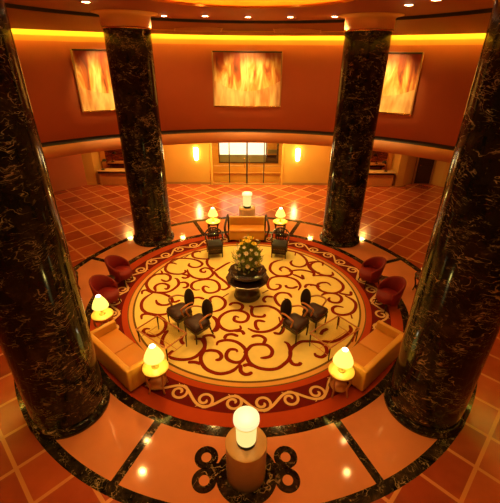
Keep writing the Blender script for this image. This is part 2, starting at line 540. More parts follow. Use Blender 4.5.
SCROLLS = [
 [(-2.72,1.35),(-2.65,1.18),(-2.82,1.1),(-2.95,0.9),(-2.99,0.6),(-2.87,0.32),(-2.7,0.17),(-2.47,0.14),(-2.27,0.17),(-2.13,0.32),(-2.03,0.57),(-2.11,0.83),(-2.21,0.9)],
 [(-2.62,0.2),(-2.7,0.41),(-2.63,0.57),(-2.46,0.6),(-2.31,0.48),(-2.32,0.32),(-2.41,0.35)],
 [(-2.82,1.1),(-2.53,1.14),(-2.36,1),(-2.34,0.8),(-2.45,0.72),(-2.61,0.83)],
 [(-2.98,0.05),(-3.01,0.2),(-2.91,0.26),(-2.75,0.16),(-2.61,0.14),(-2.39,0.08),(-2.15,-0.09),(-2.07,-0.29),(-2.16,-0.43),(-2.32,-0.45),(-2.46,-0.37),(-2.53,-0.21)],
 [(-2.7,0.11),(-2.85,-0.12),(-2.89,-0.35),(-2.82,-0.61),(-2.68,-0.77),(-2.56,-0.82),(-2.36,-0.87),(-2.14,-0.84),(-2.04,-0.69),(-2.07,-0.35)],
 [(-2.71,-1.06),(-2.75,-0.91),(-2.68,-0.84),(-2.51,-0.86),(-2.27,-0.96),(-2.1,-1.13),(-2.04,-1.36),(-2.09,-1.56),(-2.24,-1.69),(-2.42,-1.65),(-2.55,-1.54),(-2.53,-1.43),(-2.41,-1.43)],
 [(-1.96,-1.47),(-2.02,-1.69),(-2.02,-1.92),(-1.94,-2.08)],
 [(-2.09,-0.28),(-1.98,-0.31),(-1.86,-0.22)],
 [(-2.28,1.73),(-2.42,1.81),(-2.57,1.77),(-2.6,1.46),(-2.49,1.25),(-2.27,1.14),(-2.05,1.14),(-1.93,1.25),(-1.97,1.39)],
 [(-2.57,1.77),(-2.43,2.04),(-2.2,2.12),(-1.88,2.09),(-1.62,1.97),(-1.46,1.77),(-1.54,1.58),(-1.73,1.54),(-1.88,1.66),(-1.88,1.81)],
 [(-2.11,2.15),(-1.99,2.32)],
 [(-1.59,2.55),(-1.7,2.63),(-1.84,2.55),(-1.85,2.33),(-1.75,2.17),(-1.48,2.09),(-1.24,2.09)],
 [(-2.05,1.14),(-1.85,1.07),(-1.8,0.97),(-1.9,0.9),(-2,0.97)],
 [(-2.02,0.64),(-1.87,0.67),(-1.76,0.57),(-1.77,0.42),(-1.89,0.38)],
 [(-1.9,1.42),(-1.8,1.13),(-1.61,0.93),(-1.38,0.86),(-1.17,0.93),(-1.06,1.17),(-1.16,1.42),(-1.34,1.51),(-1.46,1.42),(-1.45,1.29),(-1.33,1.24),(-1.31,1.35)],
 [(-1.3,2.16),(-1.32,1.88),(-1.23,1.61),(-1.03,1.42)],
 [(-1.02,1.31),(-0.88,1.5),(-0.7,1.73),(-0.55,1.88)],
 [(-1.37,0.28),(-1.53,0.28),(-1.64,0.44),(-1.61,0.66),(-1.41,0.79),(-1.16,0.83),(-0.94,0.73),(-0.82,0.5),(-0.83,0.26),(-1,0.13),(-1.19,0.16),(-1.29,0.35),(-1.24,0.47),(-1.1,0.38)],
 [(-1.04,1.31),(-0.92,1.03),(-0.76,0.83),(-0.61,0.63),(-0.53,0.44),(-0.66,0.29),(-0.77,0.32)],
 [(-1.51,-0.13),(-1.35,-0.1),(-1.2,-0.18)],
 [(-0.91,-0.92),(-0.8,-1.09),(-0.76,-1.28),(-0.81,-1.46),(-0.89,-1.55)],
 [(-0.99,-0.33),(-1.04,-0.17),(-0.93,-0.05),(-0.76,-0.08),(-0.62,-0.25),(-0.61,-0.47),(-0.72,-0.65),(-0.94,-0.76)],
 [(-0.69,-0.08),(-0.53,0.1)],
 [(-0.49,-0.47),(-0.41,-0.36),(-0.25,-0.36),(-0.13,-0.47),(-0.16,-0.63),(-0.28,-0.68)],
 [(-0.21,-0.98),(-0.32,-0.93),(-0.33,-1.1),(-0.17,-1.17),(-0.02,-1.1),(0.03,-0.9),(-0.08,-0.75),(-0.28,-0.68),(-0.5,-0.73),(-0.68,-0.91),(-0.74,-1.15),(-0.66,-1.36),(-0.49,-1.49),(-0.32,-1.49),(-0.17,-1.42),(-0.19,-1.29)],
 [(-0.32,-1.51),(-0.14,-1.51),(-0.08,-1.64)],
 [(-0.91,-0.93),(-0.79,-1.08),(-0.73,-1.27),(-0.76,-1.47),(-0.85,-1.51)],
 [(-0.72,-2.01),(-0.69,-1.89),(-0.51,-1.83),(-0.3,-1.87),(-0.13,-2.01),(-0.03,-2.21),(-0.07,-2.4),(-0.15,-2.52),(-0.29,-2.54),(-0.44,-2.45),(-0.48,-2.3),(-0.41,-2.15),(-0.27,-2.15),(-0.23,-2.23)],
 [(-0.55,-1.79),(-0.51,-1.66),(-0.37,-1.62),(-0.22,-1.7)],
 [(-0.78,-1.77),(-0.83,-1.68),(-0.95,-1.66),(-1.05,-1.72),(-1,-1.93),(-1,-2.17),(-1.05,-2.36),(-1.02,-2.54),(-0.91,-2.72),(-0.74,-2.83),(-0.56,-2.87),(-0.38,-2.82),(-0.25,-2.72),(-0.14,-2.54)],
 [(-0.98,-2.21),(-0.85,-2.17),(-0.68,-2.21),(-0.59,-2.34),(-0.62,-2.45),(-0.72,-2.47)],
 [(-1.32,-2.54),(-1.16,-2.54),(-1.02,-2.59)],
 [(-0.14,-2.61),(-0.15,-2.78),(-0.07,-2.88),(0.03,-2.88),(0.1,-2.82)],
 [(-0.1,-2.65),(0.01,-2.61),(0.16,-2.66)],
 [(-1.79,-2.35),(-1.65,-2.43),(-1.4,-2.46),(-1.19,-2.39),(-1.05,-2.2),(-1,-2.01),(-1.1,-1.8),(-1.27,-1.8)],
 [(-1.7,-2.18),(-1.76,-2.26),(-1.8,-2.35)],
 [(-1.57,-1.68),(-1.58,-1.84),(-1.5,-1.97)],
 [(1.33,2.69),(1.57,2.64),(1.8,2.47),(1.96,2.1),(1.95,1.78),(1.73,1.59),(1.5,1.66),(1.43,1.85),(1.5,2.01)],
 [(1.68,2.57),(1.63,2.34)],
 [(1.19,2.05),(0.98,1.97),(0.79,1.77),(0.73,1.4),(0.88,1.11),(1.1,1.04),(1.33,1.11),(1.4,1.29),(1.29,1.51),(1.15,1.58),(1.04,1.44),(1.1,1.31)],
 [(1.31,1.31),(1.66,1.4),(1.92,1.33),(2.09,1.19),(2.03,1.05)],
 [(1.41,1.15),(1.61,0.98),(1.71,0.88),(1.7,1.12)],
 [(0.84,0.58),(0.97,0.54),(0.95,0.39),(0.79,0.29),(0.64,0.38),(0.61,0.64),(0.72,0.9),(0.95,1.01),(1.24,0.98),(1.48,0.81),(1.57,0.51),(1.48,0.26)],
 [(1.14,0.54),(1.17,0.42),(1.34,0.38),(1.49,0.48)],
 [(2.01,1.9),(1.99,1.55),(2.11,1.3),(2.28,1.22)],
 [(2,1.86),(2.29,1.94),(2.4,1.9)],
 [(1.69,0.39),(1.77,0.55),(1.95,0.55),(2.15,0.45)],
 [(0.43,0.11),(0.61,0.27)],
 [(2.44,1.66),(2.48,1.85),(2.32,1.93),(2.12,1.81),(2.04,1.58),(2.14,1.32),(2.29,1.14),(2.5,1.07),(2.66,1.11),(2.68,1.29)],
 [(2.03,1.04),(2.24,1.07),(2.5,1.04),(2.72,0.87),(2.84,0.57),(2.78,0.32),(2.56,0.14),(2.32,0.14),(2.13,0.26),(2.07,0.47),(2.17,0.64),(2.39,0.67),(2.48,0.51)],
 [(1.86,0.51),(2.06,0.53)],
 [(2.09,-0.01),(2.24,0.11),(2.49,0.11),(2.63,-0.01),(2.64,-0.18),(2.53,-0.32),(2.36,-0.32),(2.27,-0.21),(2.33,-0.08)],
 [(2.63,0.14),(2.82,0.05),(2.95,0.05),(3,0.22)],
 [(2.77,0),(2.93,-0.18),(2.98,-0.4),(2.87,-0.67),(2.7,-0.82),(2.47,-0.87),(2.3,-0.77),(2.3,-0.59),(2.43,-0.49),(2.61,-0.54)],
 [(2.73,-0.82),(2.72,-1.02)],
 [(1.79,-1.64),(1.87,-1.5),(2.01,-1.41)],
 [(2.58,-1.28),(2.58,-1.46),(2.43,-1.63),(2.19,-1.81),(1.97,-1.89),(1.78,-1.85)],
 [(2.39,-0.99),(2.29,-1.3)],
 [(2.73,-1.41),(2.49,-1.89)],
 [(0.05,-0.47),(0.13,-0.55),(0.11,-0.73),(0.15,-0.9),(0.31,-0.95),(0.43,-0.93),(0.46,-0.83)],
 [(0.13,-0.55),(0.29,-0.51),(0.55,-0.49),(0.77,-0.62),(0.9,-0.83),(0.93,-1.05),(0.78,-1.31),(0.59,-1.47),(0.38,-1.54),(0.17,-1.51),(0.01,-1.4)],
 [(0.82,-0.95),(0.84,-1.19)],
 [(0.29,-1.47),(0.22,-1.36),(0.21,-1.17),(0.29,-1.1),(0.46,-1.15)],
 [(0.1,-1.73),(0.2,-1.67),(0.34,-1.69),(0.43,-1.81),(0.36,-1.98)],
 [(0.51,-0.33),(0.45,-0.19),(0.54,-0.05),(0.74,-0.07)],
 [(1.25,-0.1),(1.17,0.1),(0.93,0.13),(0.78,-0.07),(0.82,-0.35),(0.94,-0.52),(1.07,-0.52)],
 [(1.04,-0.13),(1.13,-0.21)],
 [(0.64,-1.56),(0.79,-1.6),(0.89,-1.45),(0.87,-1.31)],
 [(-0.09,-2.25),(-0.01,-2.17),(0.11,-2.01),(0.31,-1.97),(0.47,-2.01),(0.57,-2.17),(0.53,-2.34),(0.41,-2.4),(0.29,-2.41)],
 [(-0.03,-2.13),(-0.01,-2.4),(0.07,-2.58),(0.23,-2.7),(0.44,-2.75),(0.65,-2.72),(0.82,-2.58),(0.94,-2.43),(0.99,-2.21),(0.96,-1.97),(0.87,-1.88)],
 [(0.93,-2.41),(1,-2.59),(1.13,-2.61),(1.19,-2.54)],
 [(0.95,-2.36),(0.98,-2.21),(1.07,-2.05),(1.26,-1.89),(1.46,-1.87),(1.71,-1.91),(1.83,-2.05),(1.82,-2.24),(1.69,-2.38),(1.56,-2.34),(1.54,-2.25)],
]

# ================================================================== STRUCTURE
ACY, AR = -2.22, 10.2        # centre and radius of the curved upper wall
Z_CEIL = 7.0
# ---- floor: terracotta tiles outside, ring of stone slabs, bands of dark marble
b = MB()
RS = [(0, 4.15, 'stone'), (4.15, 4.35, 'marble_floor'), (4.35, 5.535, 'stone'), (5.535, 5.735, 'marble_floor')]
NSEG = 192
for r0, r1, mm in RS:
    for i in range(NSEG):
        a, c = 2*PI*i/NSEG, 2*PI*(i+1)/NSEG
        q = [(r1*math.cos(a), r1*math.sin(a), 0), (r1*math.cos(c), r1*math.sin(c), 0)]
        if r0 > 0:
            q = [(r0*math.cos(a), r0*math.sin(a), 0)]+q+[(r0*math.cos(c), r0*math.sin(c), 0)]
        else:
            q = [(0, 0, 0)]+q
        b.face(q, mm)
for i in range(NSEG):        # from the last ring out to a big square
    a, c = 2*PI*i/NSEG, 2*PI*(i+1)/NSEG
    def sq(t):
        k = 15/max(abs(math.cos(t)), abs(math.sin(t)))
        return (k*math.cos(t), k*math.sin(t), 0)
    b.face([(5.735*math.cos(a), 5.735*math.sin(a), 0), sq(a), sq(c), (5.735*math.cos(c), 5.735*math.sin(c), 0)], 'tiles')
# radial strips and slab joints, a hair above the slabs
for k in range(8):
    a = R(22.5+45*k)
    for r0, r1, hw, mm, z in ((4.35, 5.535, .075, 'marble_floor', .0015),):
        d = Vector((math.cos(a), math.sin(a), 0))
        n = Vector((-d.y, d.x, 0))*hw
        zz = Vector((0, 0, z))
        b.face([d*r0-n+zz, d*r1-n+zz, d*r1+n+zz, d*r0+n+zz], mm)
# marble disc with four rings under the near pedestal
def flat_ring(cx, cy, r0, r1, z, mm, n=48):
    for i in range(n):
        a, c = 2*PI*i/n, 2*PI*(i+1)/n
        q = [(cx+r1*math.cos(a), cy+r1*math.sin(a), z), (cx+r1*math.cos(c), cy+r1*math.sin(c), z)]
        if r0 > 0:
            q = [(cx+r0*math.cos(a), cy+r0*math.sin(a), z)]+q+[(cx+r0*math.cos(c), cy+r0*math.sin(c), z)]
        else:
            q = [(cx, cy, z)]+q
        b.face(q, mm)
flat_ring(-.02, -4.98, 0, .50, .002, 'marble_floor')
for sx in (-1, 1):
    for yy in (-4.70, -5.08):
        flat_ring(-.03+sx*.67, yy, .085, .20, .0025, 'marble_floor')
    b.face([(-.03+sx*.28, -4.80, .0022), (-.03+sx*.60, -4.80, .0022), (-.03+sx*.60, -5.0, .0022), (-.03+sx*.28, -5.0, .0022)], 'marble_floor')
struct(b.build('floor'))

# ---- curved upper wall (ring) with the dark groove and the fascia under it
b = MB()
prof = [(AR, 7.2, 'cove'), (AR, 6.50, 'glow_fade'), (AR, 6.34, 'wall'), (AR, 3.17, 'groove'), (AR+.09, 3.16, 'groove'), (AR+.09, 3.03, 'groove'), (AR-.02, 3.02, 'fascia'), (AR-.02, 2.58, 'fascia'), (AR+.3, 2.58, 'wall'), (AR+.3, 7.2, 'wall')]  # two yellow top bands carry the cove light's glow as colour
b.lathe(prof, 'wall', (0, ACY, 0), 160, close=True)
struct(b.build('wall_upper'))
# ---- soffit above the lobby behind the balcony wall
b = MB()
b.box((0, -1.3, 2.72), (26, 25.4, .16), 'ceil2')
sof = b.build('ceiling_lobby')
# cut out the round well: rebuilt as ring plate
bpy.data.objects.remove(sof)
b = MB()
for i in range(160):
    a, c = 2*PI*i/160, 2*PI*(i+1)/160
    def edge(t):
        k = 1e9
        dx, dy = math.cos(t), math.sin(t)
        if dx: k = min(k, 13.5/abs(dx))
        if dy > 0: k = min(k, (12.4-ACY)/dy)
        if dy < 0: k = min(k, (-14-ACY)/dy)
        return (k*dx, ACY+k*dy)
    r_ = AR+.15
    for z in (2.66, 2.80):
        e0, e1 = edge(a), edge(c)
        b.face([(r_*math.cos(a), ACY+r_*math.sin(a), z), (e0[0], e0[1], z), (e1[0], e1[1], z), (r_*math.cos(c), ACY+r_*math.sin(c), z)], 'ceil2')
struct(b.build('ceiling_lobby'))

# ---- ceiling: flat inner disc with round opening, slot, sloped soffit, wall cove, dome
b = MB()
b.lathe([(2.25, 7.0), (5.85, 7.0), (5.85, 7.15, 'slot'), (5.99, 7.15, 'slot'), (5.99, 6.93, 'slot'), (6.02, 6.93)], 'ceil', (0, 0, 0), 128)
# slope between the slot circle and the cove edge
n = 160
for i in range(n):
    a, c = 2*PI*i/n, 2*PI*(i+1)/n
    e = AR-.32
    def P0(t): return (6.02*math.cos(t), 6.02*math.sin(t), 6.93)
    def P1(t): return (e*math.cos(t), ACY+e*math.sin(t), 6.64)
    def P2(t): return ((e-.02)*math.cos(t), ACY+(e-.02)*math.sin(t), 6.74)
    f = b.face([P0(a), P1(a), P1(c), P0(c)], 'ceil2', True)
    b.face([P1(a), P2(a), P2(c), P1(c)], 'ceil2')
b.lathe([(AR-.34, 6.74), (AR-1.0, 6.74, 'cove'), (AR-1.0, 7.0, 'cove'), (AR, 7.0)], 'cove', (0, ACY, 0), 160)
bmesh.ops.remove_doubles(b.bm, verts=b.bm.verts[:], dist=1e-4)
struct(b.build('ceiling'))
# dome over the opening
b = MB()
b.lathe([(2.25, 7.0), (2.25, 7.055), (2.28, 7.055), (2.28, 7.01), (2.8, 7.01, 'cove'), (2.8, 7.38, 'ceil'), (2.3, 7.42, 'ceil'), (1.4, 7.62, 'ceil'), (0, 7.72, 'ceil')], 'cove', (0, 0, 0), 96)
struct(b.build('ceiling_dome'))
# lamp strips hidden in the two coves
b = MB()
b.tube([((AR-.24)*math.cos(2*PI*i/120), ACY+(AR-.24)*math.sin(2*PI*i/120), 6.715) for i in range(120)], .018, 'led', 6, closed=True)
tag(b.build('strip_light'), 'glowing yellow strip light running along the top of the curved wall', 'strip light')
b = MB()
b.tube([(2.55*math.cos(2*PI*i/96), 2.55*math.sin(2*PI*i/96), 7.036) for i in range(96)], .02, 'led2', 6, closed=True)
tag(b.build('strip_light'), 'glowing orange strip light around the round ceiling opening', 'strip light')

# ---- lower walls of the lobby
WZ = 2.66
def wall_run(name, pts, m_='lower', th=.12, z0=0, z1=WZ, base=True):
    b = MB()
    for (x0, y0), (x1, y1) in zip(pts[:-1], pts[1:]):
        d = Vector((x1-x0, y1-y0, 0))
        nn = Vector((-d.y, d.x, 0)).normalized()*th
        A, B_ = Vector((x0, y0, 0)), Vector((x1, y1, 0))
        lo, hi = Vector((0, 0, z0)), Vector((0, 0, z1))
        for q in ([A+lo, B_+lo, B_+hi, A+hi], [A+nn+lo, B_+nn+lo, B_+nn+hi, A+nn+hi],
                  [A+lo, A+hi, A+nn+hi, A+nn+lo], [B_+lo, B_+hi, B_+nn+hi, B_+nn+lo], [A+hi, B_+hi, B_+nn+hi, A+nn+hi]):
            b.face(q, m_)
    o = struct(b.build(name))
    return o
wall_run('wall_rear', [(-4.75, 10.06), (-1.86, 10.04)])
wall_run('wall_rear', [(1.86, 10.04), (4.75, 10.0)])
wall_run('wall_left', [(-13, -13.6), (-13, 5), (-9.55, 8.6), (-8.25, 9.8)], 'wall')
wall_run('wall_left', [(-8.25, 9.8), (-7.75, 9.83)])
wall_run('wall_right', [(7.75, 9.83), (8.15, 9.9), (8.85, 10.4)])
wall_run('wall_right', [(9.82, 10.35), (10.15, 9.85), (11.2, 9.2), (13, 6), (13, -13.6)])
wall_run('wall_right', [(8.85, 10.4), (9.82, 10.35)], z0=2.1)
wall_run('wall_front', [(13, -13.6), (-13, -13.6)])
# niches behind the desks: side returns and bronze mirror backs
for s, nm in ((-1, 'left'), (1, 'right')):
    x0, x1 = sorted((s*7.75, s*4.75))
    wall_run('wall_niche_'+nm, [(x0, 9.83), (x0, 10.75)], th=.1)
    wall_run('wall_niche_'+nm, [(x1, 10.75), (x1, 10.0)], th=.1)
    wall_run('wall_niche_'+nm, [(x0, 10.75), (x1, 10.75)])
b = MB()
for x in (-6.25, 6.25):
    pass
for i, x in enumerate((-6.25, 6.25)):
    b = MB()
    b.box((x, 10.71, 1.45), (2.9, .03, 2.2), 'mirror')
    o = b.build('trim_%d' % (i+1))
    struct(o)
# baseboards
for x0, x1, y, nm in ((-4.75, -1.86, 10.04, 'rear'), (1.86, 4.75, 10.01, 'rear')):
    b = MB()
    b.box(((x0+x1)/2, y-.012, .06), (x1-x0, .02, .12), 'trim')
    struct(b.build('baseboard_'+nm))

# ---- glazed entrance in the middle of the rear wall
b = MB()
for x in (-1.82, 1.82):
    b.box((x, 10.06, 1.33), (.09, .18, 2.66), 'lower')
b.box((0, 10.06, 2.62), (3.7, .18, .1), 'lower')
b.box((0, 10.06, .03), (3.56, .14, .06), 'trim')
b.box((0, 10.06, .97), (3.56, .04, .035), 'trim')
for x in (-.90, .87):
    b.box((x, 10.06, 1.33), (.05, .07, 2.5), 'groove')
b.box((.0, 10.06, 1.33), (.085, .08, 2.56), 'groove')
door = struct(b.build('door_1'))
for i, (x0, x1) in enumerate(((-1.78, -.93), (-.87, -.05), (.05, .84), (.90, 1.78))):
    b = MB()
    b.box(((x0+x1)/2, 10.06, 1.31), (x1-x0, .012, 2.5), 'glass')
    b.build('glass_panel', door)
for x in (-.12, .12):
    b = MB()
    b.tube([(x, 9.98, .9), (x, 9.95, .93), (x, 9.95, 1.35), (x, 9.98, 1.38)], .013, 'brass')
    b.build('pull_handle', door)
# vestibule behind the glass
wall_run('wall_vestibule', [(-1.95, 10.15), (-1.95, 11.35)], th=.1)
wall_run('wall_vestibule', [(1.95, 11.35), (1.95, 10.15)], th=.1)
wall_run('wall_vestibule', [(-1.95, 11.35), (1.95, 11.35)], z1=.80)
wall_run('wall_vestibule', [(-1.95, 11.35), (-1.52, 11.35)], z0=.80)
wall_run('wall_vestibule', [(1.72, 11.35), (1.95, 11.35)], z0=.80)
b = MB()
b.box((.1, 11.36, .81), (3.24, .1, .05), 'groove')
for x, ww in ((-1.5, .05), (1.04, .05), (1.66, .10)):
    b.box((x, 11.36, 1.7), (ww, .1, 1.8), 'groove')
b.box((-.23, 11.40, 1.02), (2.5, .04, .40), 'street')
b.box((1.34, 11.40, .95), (.56, .04, .24), 'groove')
win = struct(b.build('window_1'))
b = MB()
b.box((.1, 11.44, 1.7), (3.2, .01, 1.8), 'glass')
b.build('glass_pane', win)
b = MB()
b.box((-.25, 11.9, 1.8), (2.7, .04, 2.0), 'daylight')
struct(b.build('window_2'))
b = MB()
b.box((1.4, 11.9, 1.9), (.66, .04, 1.6), 'lower')
b.box((1.4, 11.84, 1.3), (.5, .05, .22), 'street')
struct(b.build('trim_3'))
wall_run('wall_vestibule', [(-1.77, 10.42), (1.77, 10.42)], z1=.52, th=.06)
# dark door on the right
b = MB()
b.box((9.33, 10.36, 1.05), (.84, .06, 2.06), 'doorwood', rz=R(-3))
for dz in (.55, 1.5):
    b.box((9.33, 10.32, dz), (.58, .03, .75), 'doorwood', rz=R(-3), bev=.01)
dd = struct(b.build('door_2'))
b = MB()
b.tube([(9.02, 10.30, 1.02), (9.02, 10.25, 1.02), (9.12, 10.25, 1.02)], .015, 'brass')
b.build('door_handle', dd)
b = MB()
for x in (8.87, 9.79):
    b.box((x, 10.33, 1.07), (.08, .12, 2.14), 'trim', rz=R(-3))
b.box((9.33, 10.33, 2.14), (1.0, .12, .08), 'trim', rz=R(-3))
struct(b.build('trim_4'))

# ================================================================== CAMERA SIDE ORDER: big things first
# ---- four marble columns
def column():
    t = thing('marble_column', '', 'column')
    b = MB()
    b.lathe([(.655, .14), (.655, 6.64)], 'marble', n=96)
    b.build('shaft', t)
    b = MB()
    b.lathe([(0, .002), (.735, .002), (.735, .06), (.725, .075), (.70, .085), (.705, .12), (.69, .145), (.655, .15)], 'marble', n=96)
    b.build('base', t)
    b = MB()
    b.lathe([(.655, 6.60, 'brass'), (.695, 6.605, 'brass'), (.695, 6.635, 'brass'), (.68, 6.65), (.685, 6.90), (.70, 6.935), (.78, 6.96), (.90, 6.985), (.90, 6.998)], 'gold', n=96)
    b.build('capital', t)
    return t
cols = [((-3.437, -3.649, 0), 'thick dark marble column standing nearest on the left, beside the long tan sofa'),
        ((3.437, -3.649, 0), 'thick dark marble column standing nearest on the right, beside the long tan sofa'),
        ((-3.437, 3.649, 0), 'far left dark marble column with gilded capital, left of the rear settee'),
        ((3.437, 3.649, 0), 'far right dark marble column with gilded capital, right of the rear settee')]
c0 = column()
for i, (l, lab) in enumerate(cols):
    if i == 0:
        c0.location = l
        c0['label'] = lab
        c0['group'] = 'marble columns around the rug'
    else:
        dup(c0, lab, l)

# ---- round carpet
b = MB()
bands = [(0, 3.07, 'cream'), (3.07, 3.12, 'carpet_dark'), (3.12, 3.22, 'carpet_gold'), (3.22, 3.25, 'carpet_dark'), (3.25, 3.39, 'carpet_orange'),
         (3.39, 3.86, 'carpet_red'), (3.86, 4.14, 'carpet_orange')]
zc = .003
pr = []
for r0, r1, mm in bands:
    pr.append((r0, zc, mm))
pr += [(4.14, zc, 'carpet_orange'), (4.15, .0005)]
b.lathe(pr, 'cream', n=192, smooth=False)
for k, pl in enumerate(SCROLLS):
    b.ribbon(pl, .092, zc+.001+.00001*k, 'carpet_scroll')
# cream vine in the deep red border: a wave with a spiral curling in every bend
NV = 20
wave = []
for i in range(NV*12+1):
    a = 2*PI*i/(NV*12)
    r_ = 3.625+.165*math.sin(NV*a)
    wave.append((r_*math.cos(a), r_*math.sin(a)))
b.ribbon(wave, .058, zc+.001, 'carpet_vine', taper=False)
for k in range(2*NV):
    a0_ = (k+.5)*PI/NV
    sgn = 1 if k % 2 == 0 else -1
    # the spiral starts on the wave and turns inwards towards the far side of the border
    ctr = (3.625+sgn*.01, a0_)
    sp_ = []
    for j in range(19):
        t = j/18
        ang = 2.0*PI*t*1.3+PI/2
        rad = .155*(1-t)**.8+.03
        dr = sgn*rad*math.sin(ang)
        dt = -rad*math.cos(ang)
        rr = ctr[0]+dr
        aa = ctr[1]+dt/3.6
        sp_.append((rr*math.cos(aa), rr*math.sin(aa)))
    b.ribbon(sp_, .056, zc+.0012+.00001*k, 'carpet_vine')
    # little leaf tip
    rr0, aa0 = 3.625+sgn*.14, a0_-.012
    rr1, aa1 = 3.625+sgn*.20, a0_-.034
    b.ribbon([(rr0*math.cos(aa0), rr0*math.sin(aa0)), (rr1*math.cos(aa1), rr1*math.sin(aa1))], .035, zc+.0019, 'carpet_vine')
tag(b.build('round_carpet'), 'large round cream carpet with red scrolls and a deep red vine border', 'carpet')

# ---- paintings on the curved wall
def painting(ang, wdt, label, seed, z0=4.07, z1=6.12):
    d = AR-.125
    x, y = d*math.sin(ang), ACY+d*math.cos(ang)
    zc_ = (z0+z1)/2
    t = thing('framed_painting', label, 'painting', (x, y, zc_), -ang, 'large glowing paintings on the curved wall')
    h = z1-z0
    pm = painting_mat('warm_abstract_%d' % seed, seed)
    b = MB()
    b.box((0, .02, 0), (wdt-.06, .03, h-.06), pm)
    b.build('canvas', t)
    b = MB()
    for sx in (-1, 1):
        b.box((sx*(wdt/2-.02), 0, 0), (.05, .13, h), 'trim', bev=.008)
    b.box((0, 0, h/2-.02), (wdt-.05, .13, .05), 'groove', bev=.008)
    b.box((0, 0, -h/2+.02), (wdt-.05, .13, .05), 'brass', bev=.008)
    b.build('frame', t)
    lp = Vector((x, y, 0))*0
    inx, iny = math.sin(ang), math.cos(ang)
    light('picture_fill', 'SPOT', (x-inx*2.3, y-iny*2.3, 6.74), 640, (1, .68, .22), aim=(x, y, zc_-.25), spot_size=R(58), spot_blend=.8, shadow_soft_size=.06)  # added spot with no fixture, brightens the canvas
    return t
painting(-.0015, 2.80, 'wide glowing abstract painting in the middle of the curved wall', 1)
painting(-.532, 2.30, 'glowing abstract painting on the curved wall, behind the far left column', 2)
painting(.534, 2.30, 'glowing abstract painting on the curved wall, behind the far right column', 3)

# ---- wall sconces
def sconce(x, y, label):
    t = thing('wall_sconce', label, 'wall light', (x, y, 1.56), 0, 'glowing sconces flanking the glass doors')
    b = MB()
    b.lathe([(.02, -.30), (.085, -.27), (.11, -.1), (.12, .1), (.11, .3), (.06, .34)], 'sconce', (0, -.02, 0), 20, PI, 2*PI)
    b.build('shade', t)
    b = MB()
    b.box((0, -.01, 0), (.22, .02, .5), 'brass', bev=.006)
    b.build('back_plate', t)
    return t
sconce(-2.57, 10.04, 'glowing wall sconce to the left of the glass doors')
sconce(2.56, 10.0, 'glowing wall sconce to the right of the glass doors')

# ---- sofas
def sofa(L_, D_, H_, seat_z, label, loc, rz, dark_arms=False, nseat=2, group=None):
    """local frame: sits with its back along +y, front at -y"""
    t = thing('sofa' if not dark_arms else 'settee', label, 'sofa', loc, rz, group)
    arm = .11
    back = .13
    b = MB()
    b.box((0, 0, seat_z*.5+.02), (L_-.02, D_-.04, seat_z-.14), 'sofa', bev=.015)
    b.build('base_frame', t)
    iw = L_-2*arm if not dark_arms else L_-.04
    for k in range(nseat):
        cx = -iw/2+iw/nseat*(k+.5)
        b = MB()
        b.box((cx, -.055, seat_z-.05), (iw/nseat-.006, D_-back-.02, .14), 'sofa_seat', bev=.035)
        b.build('seat_cushion', t)
    b = MB()
    b.box((0, D_/2-back/2, H_/2+.03), (L_, back, H_-.06), 'sofa', bev=.03)
    b.build('backrest', t)
    if not dark_arms:
        for sx in (-1, 1):
            b = MB()
            b.box((sx*(L_/2-arm/2), -.02, H_/2+.03), (arm, D_-.06, H_-.06), 'sofa', bev=.028)
            b.build('arm', t)
    else:
        for sx in (-1, 1):
            b = MB()
            x = sx*(L_/2+.05)
            pts = [(x, D_/2-.05, .80), (x, D_/2-.16, .84), (x+sx*.02, .12, .78), (x+sx*.07, -.1, .66), (x+sx*.09, -.26, .50), (x+sx*.05, -.33, .32), (x-sx*.03, -.30, .20), (x-sx*.05, -.31, .012)]
            b.tube(smooth_path(pts, 5), .042, 'darkwood', 8)
            b.tube([(x-sx*.04, D_/2-.06, .012), (x, D_/2-.05, .80)], .035, 'darkwood', 8)
            b.build('curved_arm', t)
    for sx in (-1, 1):
        for sy in (-1, 1):
            b = MB()
            b.lathe([(0, 0), (.022, 0), (.03, .10)], 'darkwood' if not dark_arms else 'brass', (sx*(L_/2-.1), sy*(D_/2-.09), .0), 12)
            b.build('leg', t)
    return t
GS = 'long tan leather sofas'
sofa(1.66, .70, .60, .40, 'long tan leather sofa on the left, between the marble column and carpet', (-2.71, -2.60, .006), R(138), group=GS)
sofa(1.66, .70, .60, .40, 'long tan leather sofa on the right, between the marble column and carpet', (2.68, -2.60, .006), R(-138), group=GS)
sofa(1.30, .68, .76, .44, 'orange settee with dark curved arms in front of the rear pedestal', (-.01, 3.64, .006), 0, True, 1)

# ---- pedestals with frosted lamps
def pedestal(label, loc):
    t = thing('stone_pedestal', label, 'pedestal', loc, 0, 'round stone pedestals')
    b = MB()
    b.lathe([(0, .002), (.315, .002), (.315, .77)], 'ped', n=64)
    b.build('drum', t)
    b = MB()
    b.lathe([(.315, .77), (.322, .775), (.322, .79), (.312, .80), (0, .80)], 'pedtop', n=64)
    b.build('top', t)
    return t
def drum_lamp(label, loc):
    t = thing('cylinder_lamp', label, 'lamp', loc, 0, 'frosted cylinder lamps on the pedestals')
    b = MB()
    b.lathe([(0, 0), (.14, 0), (.145, .03), (.135, .085), (0, .09)], 'black', n=40)
    b.build('base', t)
    b = MB()
    b.lathe([(.15, .085), (.155, .25), (.16, .485)], 'drumshade', n=48)
    b.build('shade', t)
    b = MB()
    b.lathe([(.16, .485, 'drumrim'), (.190, .49, 'drumrim'), (.194, .515, 'drumtop'), (.192, .57), (.183, .585), (.10, .595), (0, .598)], 'drumtop', n=48)
    b.build('domed_top', t)
    light('lamp_glow', 'POINT', (loc[0], loc[1], loc[2]+.78), 30 if loc[1] > 0 else 14, (1, .78, .18), shadow_soft_size=.08)
    return t
